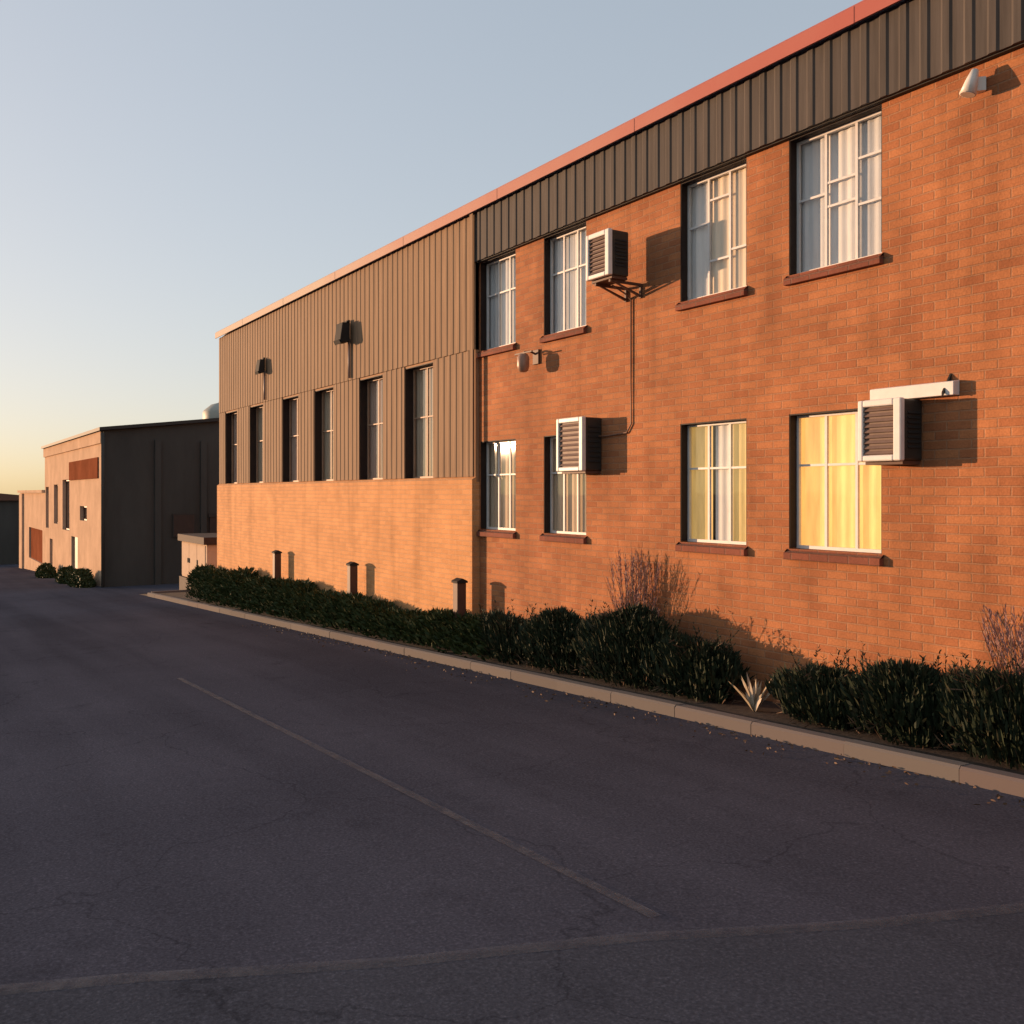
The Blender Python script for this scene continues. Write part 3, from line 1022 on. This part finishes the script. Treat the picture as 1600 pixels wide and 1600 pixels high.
sh = empty('shed', (-72, -3, g(-72)), 'dark shed in shade at the left edge, beyond the annexe', 'shed')
zb = g(-72) - .5
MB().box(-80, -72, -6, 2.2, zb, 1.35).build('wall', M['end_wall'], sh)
MB().prism([(-6.3, 1.351), (2.5, 1.351), (2.5, 1.46), (-1.9, 1.9), (-6.3, 1.46)], 'x', -80.2, -71.7).build('roof', M['brown_metal'], sh)
MB().box(-71.99, -71.94, -3.2, -1.9, zb, -.9).build('door', M['box_dark'], sh)

# shrubs at the foot of the far hall
for x, lab in ((-34.0, 'low dark bush at the near corner of the far hall'), (-37.5, 'low dark bush under the small window of the far hall'), (-44.5, 'low dark bush under the tall windows of the far hall')):
    t = empty('bush', (x, FY - .55, g(x)), lab, 'bush', 'low bushes at the foot of the far hall')
    vs, fs = [], []
    for i in range(3500):
        a = random.uniform(0, 6.28)
        u = random.random()
        r = random.random() ** .4 * math.sqrt(1 - u * u * .9)
        p = Vector((x + 1.5 * r * math.cos(a), FY - .55 + .42 * r * math.sin(a), g(x) + .55 * u * (1 + .2 * lump(a, u, x))))
        blade(vs, fs, p, Vector((random.uniform(-1, 1), random.uniform(-1, 1), random.uniform(0, 1))), random.uniform(.08, .16), .05)
    foliage_mesh('foliage', M['hedge'], t, vs, fs)

# rounded tank showing above the far hall's roof
t = empty('water_tank', (-38, 4.9, 4.7), 'pale rounded water tank standing on the far hall roof', 'tank')
MB().lathe((-38, 4.9, 4.6), [(.95, 0), (.95, .9), (.9, 1.0), (.6, 1.25), (.28, 1.35), (.26, 1.42), (0.02, 1.44)], 24).build('tank_shell', M['tank'], t, smooth=True)
MB().box(-39.1, -36.9, 3.8, 6.0, 4.2, 4.6).build('platform', M['eave'], t)

# cream cabinet standing in the gap past the far corner
cx0, cx1, cy0, cy1 = -27.4, -24.3, .5, 1.5
zc = g(-26)
t = empty('utility_cabinet', ((cx0 + cx1) / 2, cy0, zc), 'sunlit cream cabinet with dark flat roof past the far corner', 'cabinet')
MB().box(cx0, cx1, cy0, cy1, zc + .45, zc + 1.62).build('body', M['box_cream'], t, bevel=.01)
MB().box(cx0 - .1, cx1 + .1, cy0 - .12, cy1 + .1, zc + 1.624, zc + 1.85).build('roof', M['box_dark'], t, bevel=.01)
MB().box(cx0 - .05, cx1 + .05, cy0 - .08, cy1 + .05, zc - .3, zc + .447).build('base', M['box_dark'], t)
for a, hx in ((cx0 + .05, .85), (cx0 + 1.02, .05), (cx0 + 2.0, .05)):
    dd = MB().box(a, a + .94, cy0 - .02, cy0 - .002, zc + .5, zc + 1.58).build('door', M['box_cream'], t, bevel=.004)
    MB().box(a + hx, a + hx + .03, cy0 - .05, cy0 - .021, zc + .95, zc + 1.1).build('handle', M['dark'], dd)

# dry leaves blown against the kerb
vs, fs = [], []
for i in range(520):
    x = random.uniform(-14, 4)
    y = KY0 - .02 - abs(random.gauss(0, .22))
    a = random.uniform(0, 6.28)
    blade(vs, fs, Vector((x, y, g(x) + .012)), Vector((math.cos(a), math.sin(a), random.uniform(0, .25))), random.uniform(.02, .05), random.uniform(.010, .022), .1, 1)
me = bpy.data.meshes.new('leaf_litter')
me.from_pydata([v - Vector((-5, KY0, 0)) for v in vs], [], fs)
me.materials.append(M['twig'])
o = bpy.data.objects.new('leaf_litter', me)
o.location = (-5, KY0, 0)
col.objects.link(o)
tag(o, 'small dry brown leaves scattered on the asphalt along the kerb', 'leaves', kind='stuff')
